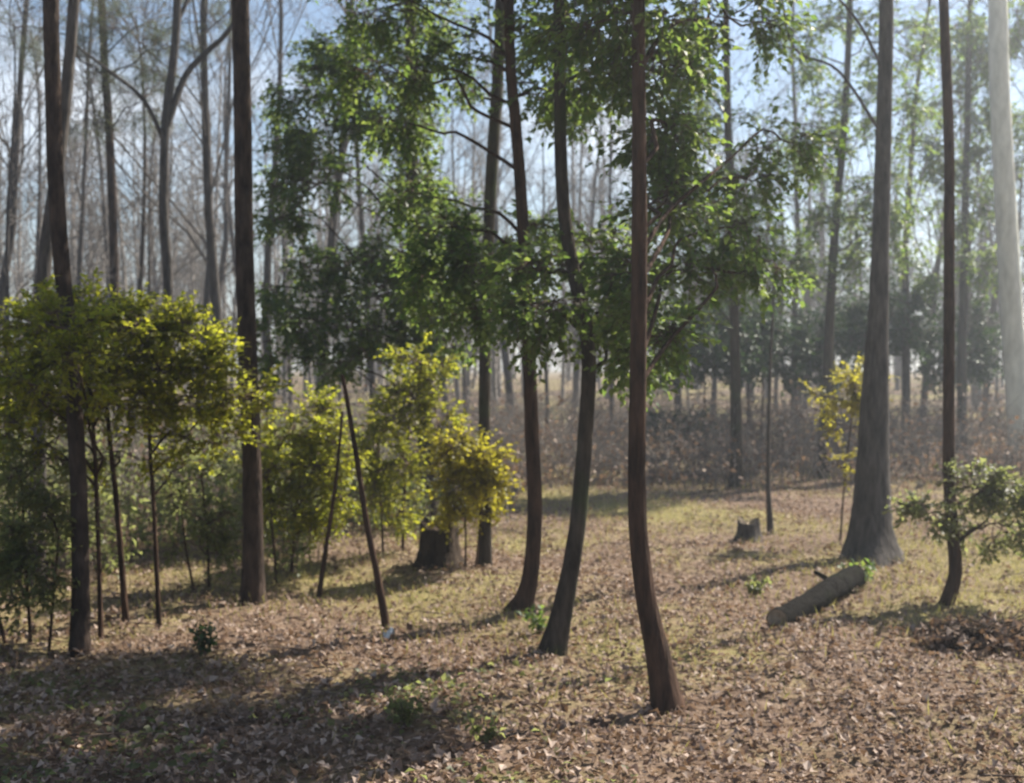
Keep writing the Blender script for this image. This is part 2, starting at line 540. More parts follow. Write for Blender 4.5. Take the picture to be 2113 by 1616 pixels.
# ------------------------------------------------------------------ main trees
leafy_tree('pine_tree', 'tall dark straight pine rising from the multi-stemmed shrub', 'tree',
           [(160, 1335), (164, 1200), (161, 1000), (150, 800), (133, 600), (119, 400), (114, 200), (110, 0), (104, -500), (100, -1300), (98, -2000)],
           8.43, 0.066, 0.05,
           [(130, -700, 8.4, 220, 120, 45), (60, -1100, 8.2, 200, 120, 40), (130, -1500, 8.5, 220, 150, 45), (100, -1950, 8.4, 160, 150, 36)],
           'bark_pine', 'needle', flare=0.35,
           lk=dict(leaf=0.16, wid=0.018, stem=0.3, k=34, droop=0.1))
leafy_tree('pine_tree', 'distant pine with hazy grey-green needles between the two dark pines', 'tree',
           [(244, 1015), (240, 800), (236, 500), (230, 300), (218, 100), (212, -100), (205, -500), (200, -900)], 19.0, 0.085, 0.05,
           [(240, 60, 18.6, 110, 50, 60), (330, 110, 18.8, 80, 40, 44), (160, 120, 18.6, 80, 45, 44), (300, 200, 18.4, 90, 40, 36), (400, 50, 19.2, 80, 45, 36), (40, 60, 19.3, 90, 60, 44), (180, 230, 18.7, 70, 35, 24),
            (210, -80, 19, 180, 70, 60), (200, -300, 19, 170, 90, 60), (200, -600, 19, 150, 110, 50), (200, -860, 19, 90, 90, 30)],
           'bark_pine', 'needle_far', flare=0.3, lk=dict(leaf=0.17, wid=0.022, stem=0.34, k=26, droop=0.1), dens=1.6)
leafy_tree('leaning_tree', 'slanting dark trunk crossing behind the pine in the shrub', 'tree',
           [(72, 1205), (80, 900), (89, 610), (103, 470), (126, 320), (150, 100), (165, -100), (190, -500), (220, -900)], 10.9, 0.085, 0.03,
           [(200, -350, 10.9, 150, 80, 16), (230, -800, 10.9, 170, 110, 22)],
           'bark_grey', 'leaf_olive', flare=0.3, lk=dict(leaf=0.05, k=8))
leafy_tree('pine_tree', 'tallest straight dark pine trunk standing clear in the open', 'tree',
           [(518, 1240), (521, 1100), (518, 900), (512, 750), (505, 500), (503, 250), (500, 0), (499, -500), (496, -1200), (494, -2000)],
           10.1, 0.092, 0.06,
           [(500, -900, 10.1, 260, 120, 45), (420, -1250, 9.8, 260, 130, 45), (560, -1600, 10.3, 260, 150, 50), (494, -1950, 10.1, 200, 170, 40)],
           'bark_pine', 'needle', flare=0.35, lk=dict(leaf=0.17, wid=0.018, stem=0.32, k=34, droop=0.1))
leafy_tree('forked_tree', 'slim grey background tree with one limb forking up towards the tallest pine', 'tree',
           [(352, 1063), (348, 600), (340, 450), (345, 250), (362, 120), (370, 0), (378, -300), (370, -700)], 16.0, 0.085, 0.04, [],
           'bark_grey', 'needle', flare=0.3,
           extra=[([(348, 260, 16), (385, 160, 16.1), (430, 110, 16.2), (480, 60, 16.3), (560, -80, 16.5)], 0.05, 0.02),
                  ([(344, 300, 16), (300, 210, 15.8), (230, 150, 15.6), (150, 90, 15.5)], 0.035, 0.012),
                  ([(366, 60, 16), (420, -60, 16.3), (500, -240, 16.6)], 0.03, 0.01)])

GREEN = dict(leaf=0.062, wid=0.30, stem=0.26, k=10, droop=0.35)
leafy_tree('evergreen_tree', 'bushy evergreen tree with a broad crown behind the rotten stump', 'tree',
           [(888, 1092), (878, 900), (860, 600), (852, 400), (850, 200), (846, 0), (842, -300), (840, -600)], 14.6, 0.115, 0.045,
           [(590, 330, 13.9, 50, 40, 26), (600, 200, 14.1, 50, 40, 22), (700, 110, 14.2, 70, 45, 34), (560, 590, 13.5, 40, 40, 18), (920, 700, 13.9, 50, 50, 34), (680, 750, 13.7, 60, 40, 26), (860, 60, 14.3, 110, 60, 60), (780, 130, 14.1, 110, 55, 50), (680, 200, 13.9, 90, 60, 60), (860, 220, 14.5, 90, 60, 45),
            (760, 260, 13.9, 100, 50, 50), (620, 270, 13.7, 60, 45, 28), (660, 380, 13.5, 100, 60, 55), (580, 450, 13.4, 60, 50, 26),
            (850, 380, 14.5, 60, 80, 50), (900, 460, 14.2, 90, 60, 60), (720, 540, 13.9, 110, 40, 55), (830, 520, 14.1, 90, 50, 60),
            (650, 560, 13.7, 70, 35, 24), (780, 610, 13.9, 130, 50, 70), (620, 670, 13.5, 90, 45, 40), (720, 680, 13.7, 100, 50, 55),
            (840, 660, 13.9, 90, 50, 55), (890, 590, 13.9, 80, 60, 50), (560, 720, 13.3, 40, 50, 20), (760, 740, 13.7, 80, 40, 30),
            (840, -120, 14.5, 160, 70, 60), (850, -330, 14.7, 130, 90, 50), (840, -560, 14.7, 90, 90, 34)],
           'bark_moss', 'leaf_green', flare=0.5, lk=dict(GREEN, leaf=0.072), dens=2.8)
leafy_tree('slim_tree', 'slim brown tree curving at its foot, straighter of the middle pair', 'tree',
           [(1066, 1268), (1092, 1205), (1104, 1060), (1098, 900), (1088, 650), (1075, 400), (1063, 250), (1052, 100), (1046, -300), (1030, -700)],
           9.55, 0.07, 0.03,
           [(1000, 560, 9.4, 80, 50, 42), (960, 640, 9.6, 60, 45, 30), (1080, 480, 10.0, 90, 45, 36), (1130, 190, 9.7, 100, 60, 50), (960, 120, 9.8, 70, 40, 22),
            (1080, 60, 9.9, 110, 40, 36), (1000, -120, 9.6, 170, 70, 70), (1090, -330, 9.4, 190, 100, 85), (1020, -600, 9.4, 150, 110, 60),
            (905, 470, 9.7, 70, 45, 34), (870, 570, 9.8, 70, 40, 34), (935, 540, 9.6, 50, 40, 26), (860, 400, 9.9, 60, 50, 26), (810, 250, 9.9, 70, 45, 26), (860, 140, 9.8, 80, 45, 34),
            (770, 150, 10.0, 70, 40, 22), (800, 20, 9.9, 120, 50, 40), (720, -120, 9.9, 140, 70, 50), (860, -200, 9.7, 150, 80, 60)],
           'bark_brown', 'leaf_green', flare=0.55, lk=GREEN, dens=2.8, fl_h=0.15)
leafy_tree('bowed_tree', 'bowed tree with mossy foot and the most strongly curved trunk', 'tree',
           [(1138, 1362), (1163, 1255), (1190, 1100), (1204, 950), (1215, 760), (1205, 660), (1180, 545), (1165, 450), (1156, 300), (1152, 0), (1140, -400), (1120, -800)],
           8.2, 0.066, 0.028,
           [(1130, 640, 8.0, 60, 60, 46), (1110, 560, 8.3, 80, 40, 40), (1260, 640, 8.5, 80, 50, 50), (1250, 520, 8.6, 80, 50, 40), (1240, 150, 8.4, 90, 60, 44), (1160, 40, 8.2, 80, 50, 36),
            (1280, 720, 8.6, 60, 60, 40), (1180, -130, 8.0, 190, 80, 80), (1060, -350, 7.7, 190, 100, 90), (1240, -480, 8.5, 180, 100, 80), (1120, -780, 8.2, 160, 120, 70), (1310, -120, 10.2, 120, 70, 60), (1240, -260, 10.0, 140, 80, 60)],  # the deepest high clumps are out of view, added to shade the ground
           'bark_moss', 'leaf_green', flare=0.6, lk=GREEN, dens=2.8)
leafy_tree('slim_tree', 'reddish brown tree standing closest to the open leaf litter, foot kinked sideways', 'tree',
           [(1380, 1475), (1357, 1350), (1336, 1250), (1319, 1120), (1314, 1000), (1316, 800), (1319, 500), (1317, 200), (1312, -200), (1300, -600), (1290, -1000)],
           6.8, 0.064, 0.026,
           [(1340, 690, 7.4, 55, 60, 34), (1330, 560, 7.6, 70, 40, 30), (1370, 420, 7.6, 90, 60, 46), (1390, 260, 7.6, 90, 60, 46), (1350, 120, 7.4, 110, 60, 56), (1420, 560, 8.0, 60, 40, 22), (1300, 30, 7.0, 120, 50, 44),
            (1300, -150, 6.9, 220, 90, 90), (1180, -400, 6.7, 240, 110, 100), (1380, -500, 7.2, 220, 110, 90), (1280, -900, 6.8, 200, 150, 90),
            (1510, 470, 8.0, 70, 45, 20), (1580, 540, 8.2, 60, 40, 16), (1540, 370, 8.2, 80, 45, 20), (1610, 290, 8.3, 80, 45, 18), (1500, 40, 8.0, 130, 60, 34), (1560, -150, 8.2, 170, 80, 60)],
           'bark_brown', 'leaf_green', flare=0.7, lk=GREEN, dens=2.8)
leafy_tree('big_tree', 'thickest trunk with wide flared roots and rough grey bark', 'tree',
           [(1800, 1158), (1799, 1080), (1800, 1000), (1806, 800), (1813, 600), (1820, 300), (1825, 0), (1830, -400), (1826, -750)], 12.3, 0.2, 0.05,
           [(1825, -330, 12.3, 150, 80, 40), (1740, -480, 12.0, 150, 90, 46), (1900, -480, 12.4, 150, 90, 46), (1825, -660, 12.3, 190, 110, 60),
            (1650, -210, 11.3, 150, 80, 70), (1560, -340, 11.1, 150, 90, 70), (1480, -200, 10.8, 140, 80, 70), (1400, -130, 10.5, 120, 70, 60), (1520, -480, 11.2, 160, 100, 70)],  # crown clumps out of view, placed to shade the lower-left ground
           'bark_grey', 'leaf_green', flare=0.95, fl_h=0.3, lk=GREEN, dens=2.8, taper=((0, .09, .17, .26, .35, .5, 1), (.20, .185, .16, .115, .095, .085, .05)))
leafy_tree('light_band', 'vertical light band built as a pale trunk, leaning slightly beside the thicket', 'tree',
           [(2114, 962), (2098, 800), (2077, 500), (2062, 250), (2052, 0), (2042, -300), (2030, -700)], 23.5, 0.25, 0.16, [], 'band_pale', 'needle', flare=0.3)  # trunk shape added to stand in for a vertical band of light
leafy_tree('thin_tree', 'thin dark trunk rising through the golden shrub', 'tree',
           [(1001, 1177), (1001, 1040), (1000, 900), (1001, 700), (1012, 400), (1028, 150), (1034, 0), (1038, -300), (1040, -700)], 11.65, 0.064, 0.06,
           [(1040, -250, 11.6, 150, 80, 30), (1030, -560, 11.6, 160, 100, 40), (960, 200, 11.9, 60, 40, 16)], 'bark_moss', 'leaf_green', flare=0.25, lk=GREEN)
leafy_tree('thin_tree', 'thin stem standing beside the small grey stump', 'tree',
           [(1592, 1100), (1586, 1000), (1588, 800), (1594, 650), (1600, 520)], 14.2, 0.032, 0.012, [], 'bark_grey', 'needle', flare=0.5)
leafy_tree('leaning_sapling', 'thin bare sapling leaning across the yellow-green shrubs', 'sapling',
           [(800, 1290), (776, 1180), (756, 1080), (738, 960), (720, 850), (707, 775)], 9.15, 0.034, 0.018, [], 'bark_brown', 'needle', flare=0.2)
leafy_tree('leaning_sapling', 'shorter bare stem slanting the other way under the shrub leaves', 'sapling',
           [(655, 1215), (672, 1130), (690, 1010), (702, 900), (706, 850)], 10.6, 0.026, 0.014, [], 'bark_brown', 'needle', flare=0.2)

# slim tree with a crooked foot and a low leafy spray
leafy_tree('crooked_tree', 'slim straight dark tree with a crooked foot and low pale green leaves', 'tree',
           [(1952, 1252), (1974, 1185), (1968, 1100), (1960, 990), (1958, 850), (1957, 600), (1955, 300), (1942, 0), (1936, -300), (1930, -800)], 9.9, 0.055, 0.035,
           [(2000, 1005, 9.7, 70, 35, 34), (2070, 1010, 9.8, 60, 45, 34), (1915, 1060, 9.8, 45, 40, 24), (2060, 1080, 9.9, 60, 40, 26), (1990, 1060, 10.0, 50, 35, 18), (2120, 1050, 9.8, 60, 50, 34),
            (1860, -160, 9.8, 120, 70, 50), (2050, -190, 9.8, 110, 70, 44), (1960, -260, 9.9, 120, 80, 56), (1820, -360, 9.7, 130, 80, 60), (1930, -520, 9.9, 150, 90, 70), (1880, -760, 9.9, 140, 110, 60)],  # high clumps out of view, added to cast shade on the foreground
           'bark_brown', 'leaf_olive', flare=0.35, lk=dict(leaf=0.05, stem=0.16, k=9, droop=0.2, wid=0.32), limb_r=0.012, dens=3.0)

# ------------------------------------------------------------------ shrubs
def shrub(name, label, stems, blobs, leaf, lk, group=None, bark='bark_brown', dens=2.4):
    """stems: list of ([(x,y),...], d, r)"""
    b0 = trunk_path(stems[0][0], stems[0][1])[0]
    o = b0.copy(); o[2] += 0.05
    root = thing(name, o, label, 'shrub', group)
    SS = []
    gs = []
    for pts, d, r in stems:
        g = Geo()
        SS.append(stem_mesh(g, trunk_path(pts, d), r, r * 0.6, 7, 0.25, 0.15, 0.03))
        gs.append(g)
    c = Geo()
    for (x, y, dd, rx, ry, n) in blobs:
        t = V(x, y, dd)
        rr = np.array([rx / F * dd, max(rx, ry) / F * dd * 0.9, ry / F * dd])
        k = int(np.argmin([np.linalg.norm(S[:, :2].mean(0) - t[:2]) for S in SS]))
        limb(gs[k], SS[k], t, 0.011, drop=0.8)
        foliage(c, t, rr * 1.15, int(n * dens), **lk)
    for g in gs:
        g.obj('stem', [bark], root, o)
    c.obj('crown', [leaf, 'twig_brown'], root, o)
    return root

PRIV = dict(leaf=0.05, wid=0.3, stem=0.2, k=11, droop=0.12)
shrub('tall_shrub', 'tall multi-stemmed shrub with a domed sunlit yellow-green top', 
      [([(205, 1312), (200, 1100), (192, 880), (180, 760)], 8.9, 0.022), ([(258, 1278), (240, 1050), (228, 930), (215, 780)], 9.3, 0.03),
       ([(326, 1285), (316, 1050), (308, 870), (330, 760)], 9.2, 0.022)],
      [(190, 640, 9.0, 80, 40, 80), (100, 680, 8.9, 80, 40, 80), (280, 670, 9.1, 90, 40, 90), (380, 690, 9.2, 70, 45, 80), (430, 750, 9.2, 50, 50, 60), (140, 680, 8.1, 60, 35, 40), (130, 745, 8.05, 60, 40, 36), (60, 790, 8.1, 60, 40, 26), (190, 800, 8.15, 40, 26, 14),
       (30, 740, 8.8, 60, 45, 50), (170, 740, 8.9, 110, 45, 70), (310, 760, 9.1, 110, 45, 70), (90, 810, 8.8, 90, 45, 50), (240, 830, 9.0, 100, 35, 40),
       (390, 820, 9.2, 90, 40, 46), (490, 820, 9.3, 60, 35, 40), (20, 880, 8.7, 60, 50, 34), (440, 900, 9.4, 70, 30, 22), (330, 900, 9.2, 60, 40, 10), (250, 930, 9.1, 60, 50, 9), (120, 900, 8.8, 60, 50, 12), (380, 960, 9.4, 50, 40, 8)],
      'leaf_yellow', PRIV, dens=2.0)
shrub('low_shrub', 'low spreading olive shrub at the foot of the pine in the shrubs', 
      [([(60, 1330), (50, 1150), (40, 950)], 8.6, 0.014), ([(95, 1345), (110, 1200), (120, 1100)], 8.4, 0.012), ([(10, 1330), (-20, 1200), (-30, 1000)], 8.6, 0.014)],
      [(40, 970, 8.6, 70, 45, 44), (90, 1050, 8.5, 60, 45, 36), (20, 1100, 8.4, 70, 45, 44), (100, 1160, 8.4, 60, 45, 34), (40, 1210, 8.4, 70, 40, 40), (-60, 1040, 8.6, 80, 60, 44), (-60, 1180, 8.4, 80, 50, 40), (110, 940, 8.8, 50, 40, 20)],
      'leaf_olive', PRIV, dens=1.5)
shrub('leafy_shrub', 'yellow-green shrub right beside the tallest pine trunk',
      [([(600, 1195), (610, 1050), (640, 900)], 11.1, 0.016), ([(570, 1200), (560, 1080), (550, 980)], 11.0, 0.014)],
      [(650, 870, 11.0, 60, 40, 46), (590, 900, 11.0, 60, 40, 46), (560, 970, 10.9, 50, 40, 34), (640, 960, 11.0, 60, 40, 40), (690, 1010, 11.1, 45, 40, 26), (600, 1050, 11.0, 60, 35, 34), (650, 1090, 11.1, 45, 30, 20), (700, 920, 11.2, 40, 40, 24)],
      'leaf_yellow', PRIV)
shrub('leafy_shrub', 'bright green shrub growing between leaning sapling and rotten stump',
      [([(830, 1150), (835, 1000), (850, 820)], 12.5, 0.016), ([(790, 1155), (785, 1020), (780, 920)], 12.4, 0.014)],
      [(870, 750, 12.3, 50, 40, 44), (850, 810, 12.3, 50, 40, 40), (800, 870, 12.3, 55, 40, 40), (780, 940, 12.2, 50, 45, 40), (830, 960, 12.4, 50, 50, 40), (770, 1020, 12.2, 40, 45, 30), (900, 860, 12.4, 45, 35, 28), (820, 1050, 12.4, 40, 35, 22)],
      'leaf_yellow', PRIV)
shrub('golden_shrub', 'small golden yellow shrub close beside the rotten stump',
      [([(960, 1170), (960, 1080), (950, 960)], 11.5, 0.012), ([(980, 1165), (990, 1090), (1000, 1000)], 11.5, 0.012)],
      [(930, 920, 11.3, 40, 35, 44), (975, 940, 11.4, 40, 35, 50), (1005, 985, 11.4, 32, 30, 36), (960, 1000, 11.4, 45, 35, 50), (940, 1050, 11.5, 35, 28, 26), (990, 1050, 11.6, 26, 25, 18)],
      'leaf_gold', PRIV)
shrub('small_shrub', 'lone patch of sunlit yellow leaves on a thin shrub beside the thickest trunk',
      [([(1735, 1120), (1745, 980), (1762, 830)], 13.5, 0.013)],
      [(1762, 790, 13.4, 26, 26, 24), (1785, 828, 13.4, 24, 20, 18), (1720, 820, 13.6, 40, 26, 16), (1752, 880, 13.5, 36, 30, 8), (1725, 960, 13.5, 36, 30, 6), (1790, 760, 13.6, 30, 22, 8)], 'leaf_gold', PRIV)
shrub('dark_shrub', 'low dark evergreen shrub sprawling at the edge of the bare thicket',
      [([(1410, 946), (1400, 915), (1380, 870)], 26.0, 0.02), ([(1430, 946), (1435, 920), (1440, 890)], 26.2, 0.02)],
      [(1375, 868, 26, 40, 18, 50), (1405, 890, 26, 35, 20, 50), (1430, 908, 25.8, 26, 20, 40), (1345, 858, 26.2, 25, 14, 20), (1440, 870, 26.2, 30, 16, 26)], 'leaf_dark', dict(leaf=0.1, stem=0.24, k=10, droop=0.4))
shrub('thin_shrub', 'thin olive shrub under the tall shrub, left of the tallest pine',
      [([(430, 1215), (425, 1100), (415, 980)], 10.6, 0.014), ([(400, 1220), (380, 1120), (370, 1010)], 10.5, 0.012)],
      [(420, 980, 10.6, 60, 40, 24), (380, 1050, 10.5, 50, 40, 20), (450, 1070, 10.6, 45, 40, 20), (410, 1130, 10.5, 50, 30, 16)], 'leaf_olive', PRIV)

# hazy evergreen trees on the right
DG = dict(leaf=0.085, wid=0.32, stem=0.36, k=10, droop=0.35)
leafy_tree('evergreen_tree', 'loose evergreen tree between the kinked tree and the thickest trunk', 'tree',
           [(1520, 1010), (1518, 800), (1510, 500), (1500, 250), (1495, 0), (1490, -250)], 19.5, 0.11, 0.04,
           [(1440, 330, 19, 80, 50, 50), (1420, 440, 19, 70, 50, 45), (1500, 400, 19.3, 90, 50, 55), (1560, 470, 19.4, 80, 45, 50), (1600, 550, 19.2, 70, 40, 42), (1480, 530, 19, 80, 45, 50),
            (1540, 590, 19.3, 80, 35, 36), (1430, 620, 19, 60, 40, 30), (1390, 60, 19.4, 90, 60, 50), (1420, 180, 19, 60, 50, 30), (1490, 250, 19.5, 70, 40, 34), (1500, -80, 19.5, 150, 80, 60)],
           'bark_moss', 'leaf_green', lk=DG)
leafy_tree('evergreen_tree', 'faint evergreen tree with leaves hanging round the thickest trunk', 'tree',
           [(1700, 1000), (1705, 800), (1720, 500), (1740, 250), (1750, 0), (1750, -250)], 21.0, 0.11, 0.04,
           [(1650, 260, 21, 80, 50, 50), (1750, 220, 21, 90, 50, 55), (1840, 240, 20.6, 70, 60, 50), (1700, 330, 21, 80, 40, 40), (1830, 370, 20.8, 70, 50, 45), (1860, 470, 20.8, 60, 50, 36),
            (1780, 450, 21, 80, 40, 36), (1690, 460, 21, 70, 50, 36), (1650, 560, 21, 70, 35, 30), (1790, 530, 21, 90, 35, 40), (1700, 60, 21.3, 120, 60, 60), (1850, 70, 21, 100, 60, 50), (1620, 100, 21, 80, 50, 36), (1760, -120, 21, 180, 90, 70)],
           'bark_moss', 'leaf_green', lk=DG)
leafy_tree('evergreen_tree', 'distant evergreen tree beside the vertical light band', 'tree',
           [(1985, 938), (1985, 700), (1990, 400), (1995, 100), (2000, -200)], 27.0, 0.12, 0.05,
           [(1960, 60, 27, 90, 50, 60), (2040, 120, 27, 80, 50, 50), (1990, 220, 27, 80, 50, 50), (1930, 320, 27, 70, 45, 36), (2040, 330, 27, 70, 50, 40), (1990, 430, 27, 70, 45, 36), (2090, 30, 27.2, 90, 60, 50), (2120, 240, 27, 80, 60, 44), (1950, 560, 27, 60, 40, 24), (2060, 540, 27, 70, 40, 30)],
           'bark_moss', 'leaf_green', lk=dict(leaf=0.11, wid=0.32, stem=0.42, k=10, droop=0.35), dens=3.2)
for (x, y, dd, lab) in ((1830, 640, 27.5, 'dark evergreen bush between the thickest trunk and the crooked-footed tree'), (1990, 700, 29.5, 'dark evergreen bush near the vertical light band'), (1450, 690, 27, 'dark evergreen thicket bush behind the kinked tree'), (1570, 680, 28, 'dark evergreen bush at the centre of the far dark mass'), (1690, 700, 29, 'dark evergreen bush behind the thickest trunk')):
    gy = HY + EYE * F / dd
    shrub('evergreen_bush', lab, [([(x, gy), (x + 4, y + 120), (x, y)], dd, 0.03)],
          [(x - 50, y - 20, dd, 60, 35, 60), (x + 40, y - 35, dd, 60, 35, 60), (x, y + 20, dd - 0.5, 80, 35, 70), (x - 40, y + 55, dd - 0.5, 60, 30, 40), (x + 50, y + 50, dd - 0.3, 60, 30, 40)],
          'leaf_dark', dict(leaf=0.11, wid=0.34, stem=0.4, k=10, droop=0.3))

# ------------------------------------------------------------------ bare background trees
def grow(g, p, d, L, r, lev, maxlev):
    k = 4
    pts = [p]
    for i in range(k):
        d = unit(d + RNG.normal(0, 0.10 + 0.04 * lev, 3) + np.array([0, 0, 0.06]))
        p = p + d * L / k
        pts.append(p)
    r1 = r * (0.45 if lev else 0.3)
    g.tube(pts, np.linspace(r, r1, k + 1), (7, 5, 3, 3)[min(lev, 3)], 0, 0, cap=False)
    if lev >= maxlev: return
    n = (9, 6, 5, 4)[lev]
    for i in range(n):
        t = RNG.uniform(0.38 if lev == 0 else 0.25, 1.0)
        q = np.array([np.interp(t * k, np.arange(k + 1), np.array(pts)[:, a]) for a in range(3)])
        ax = unit(np.cross(d, RNG.normal(size=3)))
        ang = RNG.uniform(0.4, 0.95)
        nd = unit(unit(pts[-1] - pts[0]) * math.cos(ang) + ax * math.sin(ang))
        rr = (r + (r1 - r) * t) * RNG.uniform(0.35, 0.6)
        grow(g, q, nd, L * RNG.uniform(0.28, 0.5) * (1.1 - 0.4 * t * (lev == 0)), max(rr, 0.006), lev + 1, maxlev)

protos = []
def bare_variant(h, r):
    root = thing('bare_tree', (0, 0, 0), 'slender leafless grey tree in the background wood', 'tree', 'leafless trees of the background wood')
    g = Geo(); c = Geo()
    k = 8
    p = np.array([0, 0, -0.15]); d = np.array([0, 0, 1.0]); pts = [p]
    for i in range(k):
        d = unit(d + RNG.normal(0, 0.05, 3) + np.array([0, 0, 0.1])); p = p + d * h / k; pts.append(p)
    R = np.linspace(r, r * 0.2, k + 1)
    g.tube(pts, R, 8, 0, 0.02)
    A = np.array(pts)
    for i in range(16):
        t = RNG.uniform(0.22, 1.0) * k
        q = np.array([np.interp(t, np.arange(k + 1), A[:, a]) for a in range(3)])
        ang = RNG.uniform(0.35, 1.0); az = RNG.uniform(0, 6.28)
        nd = np.array([math.sin(ang) * math.cos(az), math.sin(ang) * math.sin(az), math.cos(ang)])
        grow(c, q, nd, h * RNG.uniform(0.13, 0.3), max(0.3 * np.interp(t, np.arange(k + 1), R), 0.014), 1, 3)
    g.obj('trunk', ['bark_grey'], root); c.obj('crown', ['twig'], root)
    return root
for i in range(6):
    protos.append(bare_variant((9, 11, 12, 8, 13, 10)[i], (0.075, 0.09, 0.11, 0.06, 0.10, 0.07)[i]))

spots = []
placed = {}
OWN = {(466, 19.5): 'slim leafless tree close behind the tallest pine', (272, 21): 'slim leafless tree just beside the distant hazy pine',
       (655, 22): 'leafless tree standing behind the outer leaves of the bushy evergreen', (1870, 27): 'leafless tree between the thickest trunk and the crooked-footed tree'}
# trunks that can be told apart on the left
for (px, dd) in ((272, 21), (466, 19.5), (655, 22), (20, 18), (-40, 21), (180, 26), (310, 27), (410, 25), (560, 24), (600, 28), (430, 33), (130, 33), (60, 28), (225, 34), (500, 36)):
    spots.append((px, dd))
for (px, dd) in ((700, 33), (780, 27), (830, 36), (920, 30), (960, 38), (1060, 33), (1130, 29), (1180, 37), (1260, 31), (1330, 38), (1400, 33), (1470, 37), (1545, 32), (1640, 34), (1730, 31), (1800, 37),
                 (1870, 27), (1900, 33), (1990, 29), (2030, 34), (2100, 31), (2160, 27), (2230, 35), (-110, 29), (-180, 36), (2300, 29), (350, 39), (870, 41), (1600, 41), (1950, 40)):
    spots.append((px, dd))
for i, (px, dd) in enumerate(spots):
    o = protos[i] if i < 6 else copy_tree(protos[i % 6])
    x = (px - CX) / F * dd
    o.location = (x, dd, float(hz(x, dd)))
    o.rotation_euler = (0, 0, RNG.uniform(0, 6.28))
    s = RNG.uniform(0.85, 1.2)
    o.scale = (s, s, s)
    placed[(px, dd)] = o
for key, text in OWN.items():
    placed[key]['label'] = text

# far wood: one mass
g = Geo()
n = 420
dd = RNG.uniform(43, 95, n); x = RNG.uniform(-0.62, 0.62, n) * dd; y = dd
z = hz(x, y); h = RNG.uniform(6, 13, n)
A = np.stack([x, y, z - 0.2], -1); C = A + np.stack([RNG.normal(0, 0.5, n), RNG.normal(0, 0.5, n), h], -1)
g.twigs(A, (A + C) / 2 + RNG.normal(0, 0.12, (n, 3)), C, RNG.uniform(0.06, 0.16, n), 0.03)
m = 26
own = np.repeat(np.arange(n), m); t = RNG.uniform(0.12, 1.0, n * m)[:, None]
B0 = A[own] + (C - A)[own] * t
az = RNG.uniform(0, 6.28, n * m); L = RNG.uniform(0.8, 2.8, n * m) * (1.15 - 0.6 * t[:, 0])
B1 = B0 + np.stack([np.cos(az) * L * 0.7, np.sin(az) * L * 0.7, L * 0.7], -1)
g.twigs(B0, (B0 + B1) / 2 + RNG.normal(0, 0.15, (n * m, 3)), B1, 0.03, 0.010)
m2 = 4
own = np.repeat(np.arange(len(B0)), m2)
q = B0[own] + (B1 - B0)[own] * RNG.uniform(0.3, 1, (len(own), 1))
e = q + rnd_dirs(len(own)) * RNG.uniform(0.3, 1.0, (len(own), 1)) + np.array([0, 0, 0.3])
g.twigs(q, (q + e) / 2 + RNG.normal(0, 0.06, q.shape), e, 0.013, 0.006)
tag(g.obj('far_wood', ['twig']), 'grey mass of distant leafless woodland', 'woodland', kind='stuff')

# leafless brush between the near trees and the wood
def brush(name, label, n, xr, yr, hmin, hmax, m):
    g = Geo()
    y = RNG.uniform(*yr, n); x = RNG.uniform(*xr, n) * y
    z = hz(x, y)
    A = np.stack([x, y, z - 0.05], -1)
    h = RNG.uniform(hmin, hmax, n) * (0.6 + 0.6 * np.clip(patch(x * 1.3, y, 0.8), -0.6, 1))
    az = RNG.uniform(0, 6.28, n); ln = RNG.uniform(0.1, 0.9, n) * h
    C = A + np.stack([np.cos(az) * ln, np.sin(az) * ln, h], -1)
    B = (A + C) / 2 + np.array([0, 0, 0.1]) * h[:, None] + RNG.normal(0, 0.05, (n, 3))
    g.twigs(A, B, C, 0.011, 0.004)
    for (k, l, r) in ((m, 0.5, 0.005),):
        own = np.repeat(np.arange(n), k)
        q = B[own] + (C - B)[own] * RNG.uniform(-0.3, 1, (n * k, 1))
        e = q + (rnd_dirs(n * k) + np.array([0, 0, 0.3])) * (l * RNG.uniform(0.3, 1, n * k) * np.minimum(h[own], 1.4))[:, None]
        g.twigs(q, (q + e) / 2 + RNG.normal(0, 0.04, q.shape), e, r, r * 0.5)
    nl = n * 7
    own = RNG.integers(0, n, nl)
    q = A[own] + (C - A)[own] * RNG.uniform(0.2, 1, (nl, 1)) + RNG.normal(0, 0.16, (nl, 3))
    Ls = RNG.uniform(0.05, 0.13, nl)
    g.leaves(q, rnd_dirs(nl) + np.array([0, 0, -0.4]), rnd_dirs(nl), Ls, Ls * 0.3, 1, 0.1, 0.4)
    tag(g.obj(name, ['twig', 'litter']), label, 'brush', kind='stuff')
brush('bare_thicket', 'grey brown leafless thicket behind the open leaf litter', 3200, (-0.05, 0.62), (19.0, 34), 0.4, 1.7, 9)
brush('bare_undergrowth', 'leafless undergrowth behind the yellow-green shrubs', 2000, (-0.62, 0.0), (14.5, 32), 0.4, 1.9, 8)

